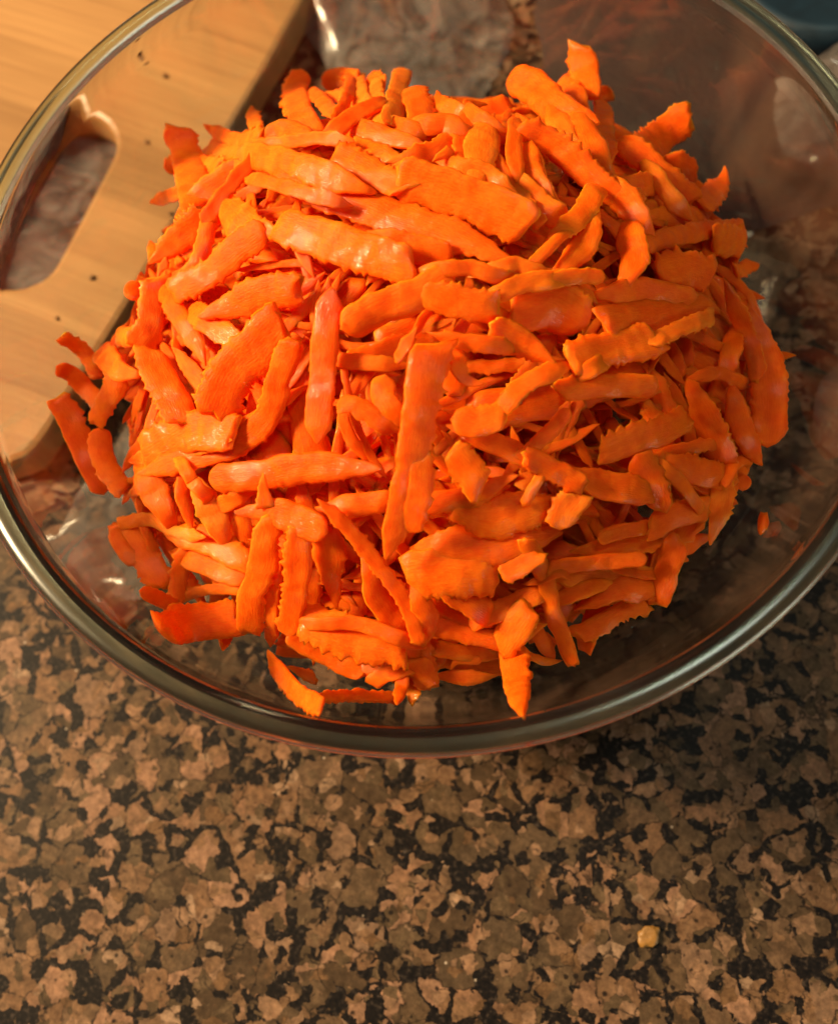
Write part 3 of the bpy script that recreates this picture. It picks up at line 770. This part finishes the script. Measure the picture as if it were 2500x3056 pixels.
('I', [(820,640),(930,740),(1020,860)], 90, 3.2, 'bb', .4, None),
('I', [(270,820),(180,920),(150,1040)], 210, 4, 'br', .5, 'rounded orange lump lit from the left in the shaded lower right'),
('I', [(250,700),(430,760),(680,800)], 220, 3, 'bb', .4, None),
('I', [(210,260),(100,400),(-80,570)], 105, 4.4, 'rb', .5, None),
('I', [(305,760),(120,660),(-80,560)], 160, 4.2, 'bb', .45, 'broad strip with a pale frayed end in the right middle'),
('H', [(1080,330),(1250,350),(1440,290)], 210, 5.2, 'rb', .5, 'knobbly bright tip just right of the long centre strip, upper'),
('H', [(1700,40),(1540,120),(1440,230)], 140, 5.4, 'bb', .45, None),
('H', [(1080,530),(1180,650),(1270,790)], 210, 5, 'bb', .45, 'bright stub slanting down-right, beside the long centre strip'),
('H', [(1510,690),(1380,740),(1260,830)], 95, 4, 'pb', .45, None),
('H', [(1230,430),(1430,500),(1640,610)], 160, 3.4, 'bb', .35, None),
('H', [(1640,720),(1540,890)], 90, 4, 'br', .5, None),
('H', [(900,880),(1060,860),(1260,810)], 160, 3, 'bb', .4, None),
('H', [(380,890),(520,880),(680,860)], 160, 3, 'bb', .45, None),
('H', [(340,220),(500,270),(700,410)], 140, 4, 'rb', .5, 'strand passing behind the long centre strip from the left'),
('H', [(650,40),(640,170),(720,300)], 170, 3.4, 'rb', .45, None),
('H', [(360,-60),(500,-40),(640,-30)], 110, 1.6, 'bb', .4, None),
]

GROUP = 'carrot shreds heaped in the glass bowl'
shreds = []
MM = .00125
def place_trace(e, idx):
    cell, pts, wd, lay, kinds, flat = e[:6]; label = e[6]
    taper = e[7] if len(e) > 7 else (1, 1)
    ox, oy = CELL[cell]
    P, wm = [], []
    src = [(ox + x * KS, oy + y * KS) for x, y in pts]
    for x, y in src:
        p, d = hit(x, y)
        P.append(p)
    # smooth depth along the strand so a stiff shred does not follow every dip
    depths = [(p - CAM).length for p in P]
    if len(P) > 2:
        a, b = depths[0], depths[-1]
        mid = [(1 - .5) * dd + .5 * (a + (b - a) * i / (len(P) - 1)) for i, dd in enumerate(depths)]
        depths = [a] + mid[1:-1] + [b]
    P2 = []
    for (x, y), dp in zip(src, depths):
        d = ray(x, y).normalized()
        k = dp - lay * MM
        p = CAM + d * k
        # never through the glass wall
        while p.z < .083 and math.hypot(p.x, p.y) > r_in(p.z) - .0022: k -= .0004; p = CAM + d * k
        P2.append(p)
    dist = sum((p - CAM).length for p in P2) / len(P2)
    # cut ends of the nameless ones go on under their neighbours
    if not label and lay > -1:
        for end in (0, 1):
            if kinds[end] != 'b': continue
            a_, b_ = (P2[0], P2[1]) if end == 0 else (P2[-1], P2[-2])
            t_ = (a_ - b_).normalized(); vd = (a_ - CAM).normalized()
            q = a_ + t_ * .0055 + vd * (.0026 + lay * .0003)
            if q.z < .012 or (q.z < .083 and math.hypot(q.x, q.y) > r_in(q.z) - .004): continue
            if q.z > h_mound(q.x, q.y) - .001 and lay < 3: q += vd * .002
            P2 = [q] + P2 if end == 0 else P2 + [q]
            kinds = ('p' + kinds[1]) if end == 0 else (kinds[0] + 'p')
    width = wd * KS / FPX * dist * (1.0 if wd > 240 else .92)
    rag = 1.3 if 'b' in kinds else .8
    vs, fs, att, c = shred_mesh('carrot_shred', P2, width, kinds, flat * .76, idx * 13 + 5, view_norm(.22), rag, taper)
    vs = [v - c for v in vs]
    o = bpy.data.objects.new('carrot_shred', make_mesh('carrot_shred', vs, fs, att, M_CAR)); col.objects.link(o)
    o.location = c
    cx = sum(s[0] for s in src) / len(src); cy = sum(s[1] for s in src) / len(src)
    shreds.append(dict(o=o, px=(cx, cy), w=width, L=sum((b - a).length for a, b in zip(P2, P2[1:])), dir=(src[-1][0] - src[0][0], src[-1][1] - src[0][1]),
                       label=label, lay=lay))
    return o
for i, e in enumerate(TR): place_trace(e, i)

# skin-coloured end cap on the greenish slab
# ------------------------------------------------------------------ describe the unnamed ones from their neighbours
anchors = [s for s in shreds if s['label']]
def describe(s):
    L = s['L'] * 1000; w_ = s['w'] * 1000
    size = ('short' if L < 11 else 'long' if L > 24 else 'middling') + (' narrow' if w_ < 4.2 else ' broad' if w_ > 7.6 else '')
    dx, dy = s['dir']
    ang = math.degrees(math.atan2(-dy, dx)) % 180
    ori = 'level' if ang < 22 or ang > 158 else 'upright' if 65 < ang < 115 else 'slanting'
    s['desc'] = (size, ori)
SHORT = {}
def short(lbl):
    """the anchor's own words up to its first comma or relation"""
    t_ = lbl.split(',')[0]
    for cut in (' just ', ' poking', ' standing', ' rounding', ' forming', ' hugging', ' crossing', ' slanting', ' sticking', ' beside', ' running', ' below', ' above', ' behind', ' hanging', ' at the ', ' on the ', ' along', ' down ', ' in the ', ' over ', ' with ', ' under ', ' ending', ' between', ' near ', ' left of', ' right of', ' lying', ' beneath', ' rising', ' sweeping', ' pointing', ' reaching', ' jutting', ' cradling', ' filling'):
        i = t_.find(cut)
        if i > 8: t_ = t_[:i]
    return t_
used = set(s['label'] for s in anchors)
for s in shreds:
    if s['label']: continue
    describe(s)
    near = sorted(anchors, key=lambda a: (a['px'][0] - s['px'][0]) ** 2 + (a['px'][1] - s['px'][1]) ** 2)[:5]
    done = False
    for a in near:
        dx, dy = s['px'][0] - a['px'][0], s['px'][1] - a['px'][1]
        rel = ('right of' if dx > 0 else 'left of') if abs(dx) > abs(dy) else ('below' if dy > 0 else 'above')
        anc = short(a['label'])
        lb = '%s %s shred %s the %s' % (s['desc'][0], s['desc'][1], rel, anc)
        if lb not in used and len(lb.split()) <= 16: done = True; break
    if not done: lb = lb + ' again'
    used.add(lb); s['label2'] = lb
for s in shreds:
    tag(s['o'], s['label'] or s['label2'], 'carrot shred', GROUP)

# ------------------------------------------------------------------ loose pieces between and below the traced ones
def random_shred(rnd, depth_lo, depth_hi, rmax, wlo=.0032, whi=.0075, nz=None):
    for _ in range(60):
        a = rnd.uniform(0, 2 * math.pi); r = rmax * math.sqrt(rnd.random())
        x, y = r * math.cos(a), r * math.sin(a)
        dep = rnd.uniform(depth_lo, depth_hi)
        z = h_mound(x, y) - dep - max(0, y - .015) * .20 - .0008
        L = rnd.uniform(.016, .040); th = rnd.uniform(0, math.pi)
        t = Vector((math.cos(th), math.sin(th), rnd.uniform(-.25, .25)))
        gx = (h_mound(x + .002, y) - h_mound(x - .002, y)) / .004; gy = (h_mound(x, y + .002) - h_mound(x, y - .002)) / .004
        t.z += t.x * gx * .8 + t.y * gy * .8; t.normalize()
        c = Vector((x, y, z)); bend = Vector((-t.y, t.x, 0)) * rnd.uniform(-.003, .003)
        P = [c - t * L / 2, c + bend, c + t * L / 2]
        ok = all(p.z > .014 and math.hypot(p.x, p.y) < r_in(p.z) - .0045 and p.z < h_mound(p.x, p.y) - .0006 - max(0, p.y - .015) * .14 for p in P)
        if ok: return P, rnd.uniform(wlo, whi)
    return None
rnd = random.Random(11)
N_FREE = 300 - len(shreds)
made = 0
while made < N_FREE:
    q = random_shred(rnd, .0012, .0055, .073, .0018, .0050)
    if not q: continue
    P, wd = q
    vs, fs, att, c = shred_mesh('carrot_shred', P, wd, rnd.choice(('bb', 'bp', 'pp', 'pb')), rnd.uniform(.3, .45), made * 7 + 901, view_norm(.5), 1.1)
    o = bpy.data.objects.new('carrot_shred', make_mesh('carrot_shred', [v - c for v in vs], fs, att, M_CAR)); col.objects.link(o)
    o.location = c
    v = c - CAM; px = (1250 + FPX * v.dot(RT) / v.dot(FW), 1528 - FPX * v.dot(UP) / v.dot(FW))
    near = sorted(anchors, key=lambda a: (a['px'][0] - px[0]) ** 2 + (a['px'][1] - px[1]) ** 2)[:4]
    lb = 'carrot shred half buried in a gap between the top shreds of the heap'
    for a1, a2 in ((0, 1), (0, 2), (1, 2), (0, 3), (1, 3)):
        t_ = 'half buried shred between the %s and the %s' % (short(near[a1]['label']), short(near[a2]['label']))
        if t_ not in used and len(t_.split()) <= 16: lb = t_; used.add(t_); break
    tag(o, lb, 'carrot shred', GROUP)
    made += 1
# everything deeper: one mass
V, F, A = [], [], []
cnt = 0
while cnt < 950:
    q = random_shred(rnd, .006, .020, .078) if cnt < 470 else random_shred(rnd, .012, .045, .074) if cnt < 620 else random_shred(rnd, .0006, .0045, .075)
    if not q: continue
    P, wd = q
    if cnt >= 620: wd *= .36
    vs, fs, att, c = shred_mesh('x', P, wd, rnd.choice(('bb', 'bp', 'rb')) if cnt < 620 else 'pp', .45, cnt * 3 + 5001, view_norm(.7), 1.0, (1, 1), .0011)
    o0 = len(V); V += vs; A += att; F += [tuple(i + o0 for i in f) for f in fs]; cnt += 1
o = bpy.data.objects.new('buried_carrot_shreds', make_mesh('buried_carrot_shreds', V, F, A, M_CARB)); col.objects.link(o)
tag(o, 'mass of grated carrot shreds underneath the top layer in the bowl', 'grated carrot', kind='stuff')

# ------------------------------------------------------------------ small loose things
def blob(name, c, size, mat, seed, label, cat, rot=0, group=None, sub=2):
    bm = bmesh.new(); bmesh.ops.create_icosphere(bm, subdivisions=sub, radius=1)
    for v in bm.verts:
        k = 1 + .35 * noise.noise(v.co * 1.7 + Vector((seed, 0, 0))) + .15 * noise.noise(v.co * 4 + Vector((seed, 3, 0)))
        v.co = Vector((v.co.x * size[0], v.co.y * size[1], v.co.z * size[2])) * k
    me = bpy.data.meshes.new(name); bm.to_mesh(me); bm.free(); me.materials.append(mat)
    me.polygons.foreach_set('use_smooth', [True] * len(me.polygons))
    o = bpy.data.objects.new(name, me); col.objects.link(o); o.location = c; o.rotation_euler = (0, 0, rot)
    return tag(o, label, cat, group)
def on_wall(px, py, off=.0010):
    d = ray(px, py).normalized(); t = .1
    while t < .4:
        p = CAM + d * t
        if p.z < .080 and math.hypot(p.x, p.y) > r_in(p.z) - off: return p
        if p.z < PROF_IN[0][1] + off: return p
        t += .0002
    return p
blob('carrot_crumb', on_wall(2275, 1562), (.0012, .0023, .0009), M_CAR, 1, 'tiny orange carrot crumb stuck alone on the lower right glass wall', 'carrot crumb', -.5)
M_CRUMB = plain('brown_crumb', (.16, .075, .02), .7, .3, 900)
for k, (x, y, s, lb) in enumerate(((432, 195, .0013, 'brown crumb on the board, upper left one of two near the rim'),
                                   (493, 236, .0012, 'brown crumb on the board, lower right one of two near the rim'),
                                   (431, 426, .0010, 'faint brown crumb on the board between slot and carrots'),
                                   (497, 635, .0009, 'small dark crumb on the board below the claw-like strip'),
                                   (264, 834, .0013, 'dark crumb on the board below the slot handle'),
                                   (157, 958, .0009, 'tiny crumb on the board at the far left'))):
    p = on_plane(x, y, BT + .0012)
    s *= .72
    blob('crumb', p, (s, s * .8, s * .45), M_CRUMB, k + 20, lb, 'crumb', k, 'crumbs on the cutting board', 2)
M_YEL = plain('yellow_peel', (.30, .14, .025), .5, .6, 500)
blob('yellow_crumb', on_plane(1935, 2792, .0009), (.0026, .0021, .0004), M_YEL, 33, 'yellow-orange crumb lying alone on the granite at the lower right', 'crumb', .4, None, 3)
M_PALE = plain('pale_crumb', (.6, .5, .4), .5)
blob('pale_crumb', on_plane(2250, 700, .0009), (.0013, .0008, .0007), M_PALE, 41, 'pale crumb seen through the glass near the frayed level strip', 'crumb', .2)
